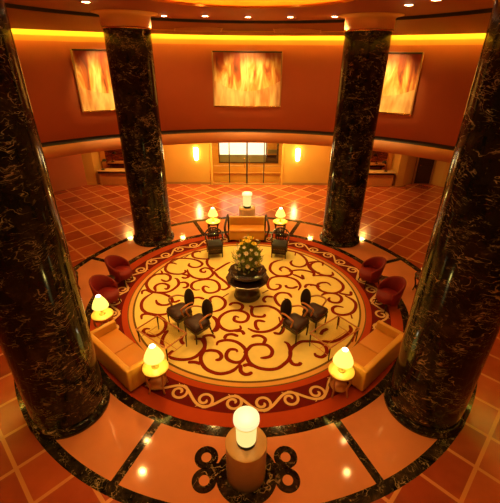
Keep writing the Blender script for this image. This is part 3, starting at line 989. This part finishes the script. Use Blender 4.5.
pedestal('pale round stone pedestal nearest the camera on the marble inlay', (-.03, -4.96, 0))
pedestal('round stone pedestal behind the orange settee at the far side', (0, 4.74, 0))
drum_lamp('large frosted cylinder lamp on the nearest stone pedestal', (-.03, -4.96, .80))
drum_lamp('frosted cylinder lamp on the far pedestal behind the settee', (0, 4.74, .80))

# ---- side tables and cone lamps
def side_table(label, loc, r_=.255, h=.6, leg='wood', rz=0, group='round side tables with cone lamps'):
    t = thing('side_table', label, 'side table', loc, rz, group)
    b = MB()
    b.lathe([(0, h-.03), (r_-.01, h-.03), (r_, h-.02), (r_, h-.005), (r_-.008, h), (0, h)], 'tabletop' if abs(loc[0]) < 4.5 else 'darkwood', n=48)
    b.build('table_top', t)
    b = MB()
    b.lathe([(r_-.05, h-.09), (r_-.035, h-.09), (r_-.035, h-.03), (r_-.05, h-.03)], leg, n=32, close=True)
    b.build('apron', t)
    for k in range(4):
        a = PI/4+k*PI/2
        d = Vector((math.cos(a), math.sin(a), 0))
        b = MB()
        pts = [d*(r_-.045)+Vector((0, 0, h-.04)), d*(r_-.03)+Vector((0, 0, h*.7)), d*(r_-.075)+Vector((0, 0, h*.35)), d*(r_-.04)+Vector((0, 0, .01))]
        b.tube(smooth_path(pts, 4), [.026]*5+[.022]*4+[.018]*4, leg, 8)
        b.build('leg', t)
    b = MB()
    b.lathe([(0, .17), (r_-.085, .17), (r_-.08, .19), (0, .19)], leg, n=32)
    b.build('shelf', t)
    return t
def cone_lamp(label, loc, s=1.0):
    t = thing('table_lamp', label, 'lamp', loc, 0, 'cone shaded table lamps')
    b = MB()
    b.lathe([(0, 0), (.075*s, 0), (.078*s, .015*s), (.03*s, .03*s), (.022*s, .06*s), (.035*s, .11*s), (.025*s, .17*s), (.014*s, .21*s), (.012*s, .34*s), (0, .34*s)], 'tabletop', n=24)
    b.build('base', t)
    b = MB()
    b.lathe([(.185*s, .225*s), (.195*s, .235*s), (.185*s, .28*s), (.155*s, .36*s), (.115*s, .44*s), (.075*s, .51*s), (.058*s, .53*s)], 'shade', n=40)
    sh = b.build('shade', t)
    b = MB()
    b.lathe([(.058*s, .53*s), (.046*s, .548*s), (0, .555*s)], 'shade_hot', n=24)
    b.build('glowing_cap', sh)
    light('lamp_bulb', 'POINT', (loc[0], loc[1], loc[2]+.20*s), (26 if loc[1] > 3 else 7) if abs(loc[0]) < 4.5 else 2, (1, .78, .18), shadow_soft_size=.03)
    return t
ST = [('round side table at the near end of the left sofa', 'lit cone lamp at the near end of the left sofa', (-1.81, -3.25), .255, 'wood', 1),
      ('round side table at the near end of the right sofa', 'lit cone lamp at the near end of the right sofa', (1.83, -3.34), .255, 'wood', 1),
      ('round side table between the left sofa and the red armchairs', 'lit cone lamp between the left sofa and the red armchairs', (-3.42, -1.60), .25, 'wood', .95),
      ('round side table at the left end of the rear settee', 'lit cone lamp at the left end of the rear settee', (-1.25, 3.86), .27, 'darkwood', .95),
      ('round side table at the right end of the rear settee', 'lit cone lamp at the right end of the rear settee', (1.22, 3.86), .27, 'darkwood', .95),
      ('dark side table behind the red armchairs on the left', 'lamp half hidden by the near left column', (-4.98, .12), .27, 'darkwood', .75),
      ('dark side table behind the red armchairs on the right', 'lamp half hidden by the near right column', (4.98, .12), .27, 'darkwood', .75)]
for a_, l_, (x, y), r_, lg, s in ST:
    side_table(a_, (x, y, .006), r_, .6, lg)
    cone_lamp(l_, (x, y, .607), s)

# ---- oval-back chairs beside the glass tables
def oval_chair():
    t = thing('oval_back_chair', '', 'chair')
    b = MB()      # seat cushion: rounded, wider at the front (-y)
    outline = [(-.20, .20), (0, .225), (.20, .20), (.235, .0), (.255, -.20), (.20, -.25), (0, -.265), (-.20, -.25), (-.255, -.20), (-.235, 0)]
    op = smooth_path(outline, 4, True)
    n = len(op)
    k = b.slot('brownseat')
    lv = []
    for sc, z in ((.94, .40), (1, .42), (1, .455), (.93, .485), (.6, .50)):
        lv.append([b.bm.verts.new((p[0]*sc, p[1]*sc, z)) for p in op])
    for A, B_ in zip(lv[:-1], lv[1:]):
        for i in range(n):
            f = b.bm.faces.new([A[i], A[(i+1) % n], B_[(i+1) % n], B_[i]])
            f.smooth = True
    f = b.bm.faces.new(lv[-1]); f.smooth = True
    b.bm.faces.new(lv[0][::-1])
    b.build('seat', t)
    b = MB()
    b.tube([(p[0]*.97, p[1]*.97, .385) for p in op], .026, 'darkwood', 8, closed=True)
    for i in range(n):
        p, q = op[i], op[(i+1) % n]
        f = b.face([(p[0]*.93, p[1]*.93, .39), (q[0]*.93, q[1]*.93, .39), (q[0]*.90, q[1]*.90, .27), (p[0]*.90, p[1]*.90, .27)], 'darkwood', True)
    b.build('seat_frame', t)
    for sx in (-1, 1):
        b = MB()
        b.tube(smooth_path([(sx*.215, -.215, .39), (sx*.225, -.225, .25), (sx*.215, -.22, .01)], 4), [.026]*5+[.018]*4, 'darkwood', 8)
        b.build('leg', t)
        b = MB()
        b.tube(smooth_path([(sx*.17, .19, .39), (sx*.175, .22, .22), (sx*.185, .29, .01)], 4), [.024]*5+[.018]*4, 'darkwood', 8)
        b.build('leg', t)
    tilt = .22
    def bp(u, v):      # point of the back plane
        return Vector((u, .225+v*tilt, .405+v))
    ov = [bp(.185*math.cos(2*PI*i/28), .25+.235*math.sin(2*PI*i/28)) for i in range(28)]
    b = MB()
    kk = b.slot('blackpad')
    nrm = Vector((0, -1, tilt)).normalized()
    rings = []
    for sc, off in ((1, -.03), (1, .0), (.92, .03), (.6, .045)):
        c_ = bp(0, .25)
        rings.append([b.bm.verts.new(c_+(p-c_)*sc+nrm*off) for p in ov])
    for A, B_ in zip(rings[:-1], rings[1:]):
        for i in range(28):
            f = b.bm.faces.new([A[i], A[(i+1) % 28], B_[(i+1) % 28], B_[i]]); f.smooth = True
    f = b.bm.faces.new(rings[-1]); f.smooth = True
    b.bm.faces.new(rings[0][::-1])
    bk = b.build('backrest', t)
    b = MB()
    b.tube(ov, .020, 'darkwood', 8, closed=True)
    b.build('back_frame', bk)
    for sx in (-1, 1):
        b = MB()
        b.tube([(sx*.13, .20, .40), bp(sx*.12, .06)], .02, 'wood', 8)
        b.build('back_post', t)
        b = MB()
        pts = [bp(sx*.18, .22), Vector((sx*.25, .10, .705)), Vector((sx*.285, -.06, .70)), Vector((sx*.275, -.13, .66)), Vector((sx*.255, -.10, .55)), Vector((sx*.235, -.06, .42))]
        b.tube(smooth_path(pts, 5), .022, 'wood', 8)
        b.build('arm', t)
    return t
aL = math.atan2(-.74, .67)   # facing (-.74,-.67): local -y -> that direction
CH = [((-1.66, -1.24), R(-48), 'oval-back chair facing the left glass table, farther from the camera'),
      ((-1.17, -1.68), R(-48), 'oval-back chair facing the left glass table, nearer the camera'),
      ((1.66, -1.24), R(46), 'oval-back chair facing the right glass table, farther from the camera'),
      ((1.13, -1.66), R(46), 'oval-back chair facing the right glass table, nearer the camera')]
ch0 = oval_chair()
for i, ((x, y), rz, lab) in enumerate(CH):
    if i == 0:
        ch0.location = (x, y, .006)
        ch0.rotation_euler = (0, 0, rz)
        ch0['label'] = lab
        ch0['group'] = 'oval-back chairs on the carpet'
    else:
        dup(ch0, lab, (x, y, .006), rz)

# ---- glass coffee tables
def glass_table(label, loc, rz):
    t = thing('glass_coffee_table', label, 'coffee table', loc, rz, 'glass coffee tables')
    L_, D_, H_ = 1.05, .64, .40
    b = MB()
    b.box((0, 0, H_-.006), (L_-.04, D_-.04, .006), 'glass')
    b.build('glass_top', t)
    b = MB()
    for sy in (-1, 1):
        b.box((0, sy*(D_/2-.012), H_-.012), (L_, .024, .03), 'wood', bev=.005)
    for sx in (-1, 1):
        b.box((sx*(L_/2-.012), 0, H_-.012), (.024, D_-.05, .03), 'wood', bev=.005)
    b.build('frame', t)
    for sx in (-1, 1):
        for sy in (-1, 1):
            b = MB()
            b.tube([(sx*(L_/2-.03), sy*(D_/2-.03), H_-.03), (sx*(L_/2-.035), sy*(D_/2-.035), 0)], [.018, .013], 'darkwood', 8)
            b.build('leg', t)
    b = MB()
    for sx in (-1, 1):
        b.tube([(sx*(L_/2-.035), -D_/2+.04, .12), (sx*(L_/2-.035), D_/2-.04, .12)], .008, 'wood', 6)
    b.tube([(-L_/2+.035, 0, .12), (L_/2-.035, 0, .12)], .008, 'wood', 6)
    b.build('stretcher', t)
    return t
glass_table('low rectangular glass coffee table in front of the left sofa', (-1.98, -1.97, .006), R(-38))
glass_table('low rectangular glass coffee table in front of the right sofa', (2.02, -1.95, .006), R(38))

# ---- red armchairs
def armchair():
    t = thing('red_armchair', '', 'armchair')
    b = MB()
    n = 26
    k = b.slot('red')
    rows = []
    for i in range(n+1):
        a = R(-28)+R(236)*i/n            # open towards -y
        u = abs(i/n-.5)*2
        top = .84-.26*u**1.8
        lean = .10*(1-u)
        ca, sa = math.cos(a), math.sin(a)
        rr, th = .33, .06
        rows.append([b.bm.verts.new((q[0]*ca*1.0, q[0]*sa*.95+q[2], q[1])) for q in
                     ((rr-th, .30, 0), (rr-th+.01, .45, .0), (rr-th+.01, top-.03, lean*.7), (rr-th*.5, top, lean), (rr, top-.03, lean), (rr, .45, .0), (rr-.02, .22, 0), (rr-th, .22, 0))])
    for A, B_ in zip(rows[:-1], rows[1:]):
        for j in range(8):
            f = b.bm.faces.new([A[j], B_[j], B_[(j+1) % 8], A[(j+1) % 8]]); f.smooth = True
    b.bm.faces.new(rows[0]); b.bm.faces.new(rows[-1][::-1])
    b.build('barrel_back', t)
    b = MB()
    b.lathe([(0, .24), (.26, .24), (.285, .28), (.285, .40), (.26, .445), (0, .46)], 'red', (0, -.04, 0), 40)
    b.build('seat', t)
    for sx in (-1, 1):
        for sy in (-1, 1):
            b = MB()
            b.tube([(sx*.19, sy*.19, .25), (sx*.22, sy*.22, .005)], [.022, .015], 'darkwood', 8)
            b.build('leg', t)
    return t
AC = [((-3.70, .64), R(78), 'crimson barrel armchair on the left side of the carpet, the farther of two'),
      ((-3.74, -.47), R(68), 'crimson barrel armchair on the left side of the carpet, the nearer of two'),
      ((3.62, .62), R(-80), 'dark crimson barrel armchair on the right side of the carpet, the farther of two'),
      ((3.78, -.49), R(-70), 'dark crimson barrel armchair on the right side of the carpet, the nearer of two')]
ac0 = armchair()
for i, ((x, y), rz, lab) in enumerate(AC):
    if i == 0:
        ac0.location = (x, y, .006)
        ac0.rotation_euler = (0, 0, rz)
        ac0['label'] = lab
        ac0['group'] = 'crimson barrel armchairs'
    else:
        dup(ac0, lab, (x, y, .006), rz)
def cafe_table(label, loc):
    t = thing('smoked_glass_table', label, 'side table', loc, 0, 'small dark round tables between armchairs')
    b = MB()
    b.lathe([(0, .49), (.175, .49), (.18, .497), (.175, .505), (0, .505)], 'bowl', n=40)
    b.build('table_top', t)
    b = MB()
    b.lathe([(0, 0), (.13, 0), (.13, .015), (.03, .04), (.022, .10), (.03, .25), (.022, .45), (.06, .49), (0, .49)], 'darkwood', n=24)
    b.build('pedestal_base', t)
cafe_table('small dark round table between the two left crimson armchairs', (-3.86, .09, .006))
cafe_table('small dark round table between the two right crimson armchairs', (3.88, .07, .006))

# ---- dark wooden chairs flanking the flower table
def tub_chair():
    t = thing('dark_wooden_chair', '', 'chair')
    b = MB()
    b.box((0, -.02, .43), (.50, .48, .07), 'blackpad', bev=.025)
    b.build('seat', t)
    b = MB()
    for y in (-.24, .22):
        b.box((0, y, .36), (.48, .035, .09), 'darkwood')
    for x in (-.235, .235):
        b.box((x, -.01, .36), (.035, .46, .09), 'darkwood')
    b.build('seat_frame', t)
    for sx in (-1, 1):
        for sy in (-1, 1):
            b = MB()
            top = .40 if sy < 0 else .40
            b.tube([(sx*.225, sy*.225-.01, top), (sx*.23, sy*.235-.01, 0)], [.026, .018], 'darkwood', 8)
            b.build('leg', t)
    b = MB()
    pts = [(-.27, -.24, .66), (-.285, 0, .68), (-.25, .20, .76), (-.12, .29, .84), (0, .31, .86), (.12, .29, .84), (.25, .20, .76), (.285, 0, .68), (.27, -.24, .66)]
    b.tube(smooth_path(pts, 5), .028, 'darkwood', 8)
    b.build('horseshoe_rail', t)
    b = MB()
    b.box((0, -.01, .24), (.44, .42, .24), 'darkwood', bev=.01)
    b.box((0, -.225, .30), (.40, .01, .006), 'wood')
    b.build('base_box', t)
    for sx in (-1, 1):
        b = MB()
        b.tube([(sx*.24, -.22, .39), (sx*.27, -.22, .665)], .018, 'darkwood', 8)
        b.tube([(sx*.24, .0, .39), (sx*.282, .0, .68)], .016, 'darkwood', 8)
        b.build('arm_post', t)
    b = MB()
    for x in (-.15, -.075, 0, .075, .15):
        b.tube([(x, .22, .39), (x*1.1, .30-abs(x)*.3, .845-abs(x)*.3)], .016, 'darkwood', 6)
    b.box((0, .262, .60), (.40, .03, .10), 'darkwood', rx=R(-8))
    b.build('back_slats', t)
    b = MB()
    for y in (-.235, .225):
        b.tube([(-.22, y, .15), (.22, y, .15)], .014, 'darkwood', 6)
    b.build('stretcher', t)
    return t
tc0 = tub_chair()
tc0.location = (-1.10, 2.40, .006)
tc0.rotation_euler = (0, 0, R(12))
tc0['label'] = 'dark wooden chair left of the flowers, in front of the left rear lamp'
tc0['group'] = 'dark wooden chairs by the rear settee'
dup(tc0, 'dark wooden chair right of the flowers, in front of the right rear lamp', (1.10, 2.40, .006), R(-12))

# ---- centre table with bowl, bouquet
t = thing('round_centre_table', 'dark round table with a drum base in the middle of the carpet', 'table', (0, 0, .006))
b = MB()
b.lathe([(0, 0), (.36, 0), (.375, .03), (.355, .06), (.34, .10), (.35, .16), (.32, .20), (.24, .40), (.26, .52), (.33, .56), (0, .56)], 'darkwood', n=56)
b.build('drum_base', t)
b = MB()
b.lathe([(.3, .54), (.57, .575), (.60, .59), (.60, .605), (.57, .615), (0, .615)], 'bowl', n=12, smooth=False)
b.build('table_top', t)
t = thing('flower_bowl', 'wide dark bowl on the round table holding the bouquet', 'bowl', (0, 0, .629))
b = MB()
b.lathe([(0, 0), (.22, 0), (.25, .02), (.40, .07), (.50, .15), (.53, .21), (.50, .215), (.46, .16), (.36, .10), (0, .08)], 'bowl', n=12)
b.build('bowl_body', t)
t = thing('flower_bouquet', 'tall bouquet of ivory and yellow flowers with green leaves on the centre table', 'flowers', (0, 0, .82))
b = MB()
k = b.slot('leaf')
cen = Vector((0, .02, .46))
def bloom_pos(shell=1.0):
    while True:
        p = Vector((rnd.uniform(-1, 1), rnd.uniform(-1, 1), rnd.uniform(-1, 1)))
        if .3 < p.length < 1:
            break
    p = p.normalized()*shell*rnd.uniform(.75, 1)
    return Vector((p.x*.34*(1-.2*p.z), p.y*.33, .46+p.z*.48))
for i in range(620):
    p = bloom_pos(rnd.uniform(.35, 1.12))
    out = (p-Vector((0, 0, .25))).normalized()
    d = (out+Vector((rnd.uniform(-.8, .8), rnd.uniform(-.8, .8), rnd.uniform(-.4, .8)))).normalized()
    sdir = d.cross(Vector((rnd.random(), rnd.random(), rnd.random()))).normalized()
    nn = d.cross(sdir)
    l_, w_ = rnd.uniform(.09, .19), rnd.uniform(.018, .034)
    q = [p, p+d*l_*.45+sdir*w_+nn*.012, p+d*l_-nn*.02, p+d*l_*.45-sdir*w_+nn*.012]
    f = b.face(q, 'leaf')
for i in range(40):
    p = bloom_pos(.8)
    b.tube([(p.x*.25, p.y*.25, -.02), (p.x*.6, p.y*.6, p.z*.5), tuple(p)], .006, 'leaf', 5, caps=False)
b.build('foliage', t)
b = MB()
b.lathe([(0, -.02), (.26, -.02), (.30, .02), (.2, .10), (0, .13)], 'soil', n=20)
b.build('moss_mound', t)
def bloom(mm, r_, petals=7):
    b = MB()
    for ring, (el, rr) in enumerate(((.35, 1.0), (.95, .7))):
        for j in range(petals-ring*2):
            a = 2*PI*j/(petals-ring*2)+ring*.4
            d = Vector((math.cos(a)*math.cos(el), math.sin(a)*math.cos(el), math.sin(el)))
            s_ = Vector((-math.sin(a), math.cos(a), 0))
            up2 = d.cross(s_)*-1
            l_ = r_*rr
            b.face([Vector((0, 0, 0)), d*l_*.6+s_*l_*.42, d*l_+up2*l_*.15, d*l_*.6-s_*l_*.42], mm)
    b.lathe([(0, .0), (r_*.2, r_*.1), (r_*.15, r_*.35), (0, r_*.4)], 'petal_y', n=8)
    return b
prot = {}
GA = PI*(3-5**.5)
for i in range(52):
    zz = 1-2*(i+.5)/52*.86
    rr = math.sqrt(max(0, 1-zz*zz))
    a = i*GA
    jit = rnd.uniform(.82, 1.14)
    p = Vector((rr*math.cos(a)*.38*(1-.16*zz), rr*math.sin(a)*.36, 0))*jit
    p.z = .46+zz*.52*jit
    yellow = zz > .82 or (i % 17 == 5)
    key = ('petal_y', .085) if yellow else (('petal', .052) if i % 3 else ('petal', .07))
    if key not in prot:
        o = bloom(key[0], key[1]).build('flower', t)
        prot[key] = o
    else:
        o = prot[key].copy()
        COL.objects.link(o)
        o.parent = t
    o.location = p
    d = (p-Vector((0, 0, .30))).normalized()
    o.rotation_euler = d.to_track_quat('Z', 'Y').to_euler()

# ---- desks in the two niches, each with a desk lamp
def desk(label, x, y):
    t = thing('console_desk', label, 'desk', (x, y, .002), 0, 'writing desks in the rear niches')
    b = MB()
    b.box((0, 0, .75), (2.7, .52, .05), 'pedtop', bev=.01)
    b.build('desk_top', t)
    b = MB()
    b.box((0, -.02, .68), (2.6, .44, .09), 'darkwood')
    b.build('apron', t)
    b = MB()
    b.box((0, -.16, .33), (2.5, .03, .62), 'wood')
    b.build('front_panel', t)
    for sx in (-1, 1):
        b = MB()
        b.box((sx*1.25, 0, .32), (.08, .40, .64), 'wood')
        b.build('side_panel', t)
    return t
desk('long writing desk in the niche left of the glass doors', -6.25, 9.95)
desk('long writing desk in the niche right of the glass doors', 6.25, 9.95)
def desk_lamp(label, x, s):
    t = thing('desk_lamp', label, 'lamp', (x, 9.93, .777), 0, 'dark desk lamps')
    b = MB()
    b.lathe([(0, 0), (.09, 0), (.09, .02), (.02, .03), (0, .03)], 'black', n=20)
    b.build('base', t)
    b = MB()
    b.tube(smooth_path([(0, 0, .02), (0, 0, .35), (s*.04, 0, .46), (s*.12, 0, .50)], 5), .014, 'black')
    b.build('stem', t)
    b = MB()
    b.lathe([(.03, .10), (.08, .08), (.13, .0), (.12, .0), (.07, .07), (0, .085)], 'black', (s*.14, 0, .44), 20)
    b.build('lamp_shade', t)
desk_lamp('dark desk lamp at the outer end of the left writing desk', -7.35, 1)
desk_lamp('dark desk lamp at the outer end of the right writing desk', 7.15, -1)

# ---- recessed downlights
def downlight(x, y, label, z=7.0, power=None, aimx=0, size=R(100)):
    if 'capital' in label:
        size = R(172)
    t = thing('ceiling_light', label, 'ceiling light', (x, y, z), 0, 'recessed ceiling downlights')
    b = MB()
    b.lathe([(.085, -.004), (.13, -.010), (.135, -.001)], 'brass', n=32)
    b.build('trim_ring', t)
    b = MB()
    b.lathe([(0, -.012), (.06, -.010), (.088, -.004)], 'bulb', n=24)
    b.build('lens', t)
    if power is None:
        power = K_DOWN
    light('downlight', 'SPOT', (x, y, z-.03), power, WARM, aim=(x+aimx, y, 0), spot_size=size, spot_blend=.6, shadow_soft_size=.08)
DL = [(-1.28, 4.40, 'ceiling downlight left of centre between the far columns', 1),
      (0, 4.58, 'ceiling downlight in the middle between the far columns', 1.3),
      (1.26, 4.42, 'ceiling downlight right of centre between the far columns', 1),
      (-2.52, 4.50, 'ceiling downlight beside the inner edge of the far left capital', 2.2),
      (2.52, 4.10, 'ceiling downlight beside the inner edge of the far right capital', 2.0),
      (-3.62, 1.32, 'ceiling downlight in front of the far left column', 1),
      (3.55, 1.20, 'ceiling downlight in front of the far right column', .4),
      (-3.79, .33, 'ceiling downlight above the left armchairs', .8),
      (3.75, .31, 'ceiling downlight above the right armchairs', .12),
      (-3.66, -.86, 'ceiling downlight above the left sofa', 1),
      (3.55, -.90, 'ceiling downlight above the right sofa', .3),
      (-2.9, -2.6, 'ceiling downlight near the left column overhead', 1),
      (2.9, -2.6, 'ceiling downlight near the right column overhead', .3),
      (-1.5, -3.9, 'ceiling downlight overhead left of the near pedestal', 1),
      (1.5, -3.9, 'ceiling downlight overhead right of the near pedestal', .8)]
DL += [(-1.3, -5.7, 'added fill downlight overhead, out of view, farthest back on the left', 1.7),  # this pair is added out of view to brighten the front floor
       (1.3, -5.7, 'added fill downlight overhead, out of view, farthest back on the right', 1.2)]
for x, y, lab, k in DL:
    downlight(x, y, lab, power=K_DOWN*k)
# unseen spots without fixtures, added in the dome to light the carpet
for i, (x, y) in enumerate(((-1.0, 1.75), (1.0, 1.75), (-1.3, 1.45), (1.3, 1.45))):
    light('dome_fill', 'SPOT', (x, y, 7.3), 640 if x < 0 else 290, (1.0, .56, .14), aim=(x*1.3, 1.2 if i < 2 else -1.7, 0), spot_size=R(60), spot_blend=.9, shadow_soft_size=.15)
# soffit lights of the lobby under the balcony
for x, p_ in ((-6.2, .9), (-3.4, .7), (-1.2, 1.7), (1.2, 1.7), (3.4, .6), (6.2, .8), (-9.5, .08), (9.6, .3)):
    y = 9.0 if abs(x) < 8 else 7.2
    t = thing('soffit_light', 'flush square light under the balcony soffit', 'ceiling light', (x, y, 2.655), 0, 'flush soffit lights')
    b = MB()
    b.box((0, 0, -.01), (.22, .22, .018), 'brass', bev=.004)
    b.build('trim_ring', t)
    light('soffit_lamp', 'AREA', (x, y, 2.63), K_SOFFIT*p_, (1, .52, .12) if abs(x) > 2 else (1, .88, .20), aim=(x, y, 0), size=.2)
light('vestibule_lamp', 'AREA', (0, 10.8, 2.6), 45, (1, .6, .2), aim=(0, 10.8, 0), size=.5)

# ---- air vents on the sloping soffit
for i, (x, lab) in enumerate(((-1.75, 'long pale air vent above the left half of the centre painting'), (1.75, 'long pale air vent above the right half of the centre painting'))):
    b = MB()
    ang = math.asin(x/8.9)
    b.box((0, 0, 0), (1.7, .55, .02), 'vent', bev=.004)
    for k in range(4):
        b.box((0, -.2+.13*k, -.013), (1.6, .03, .008), 'ceil2')
    o = b.build('air_vent', None, (x, 6.63, 6.785), -ang)
    o.rotation_euler = (R(-12.5), 0, -ang)
    tag(o, lab, 'air vent', 'air vents in the ceiling slope')
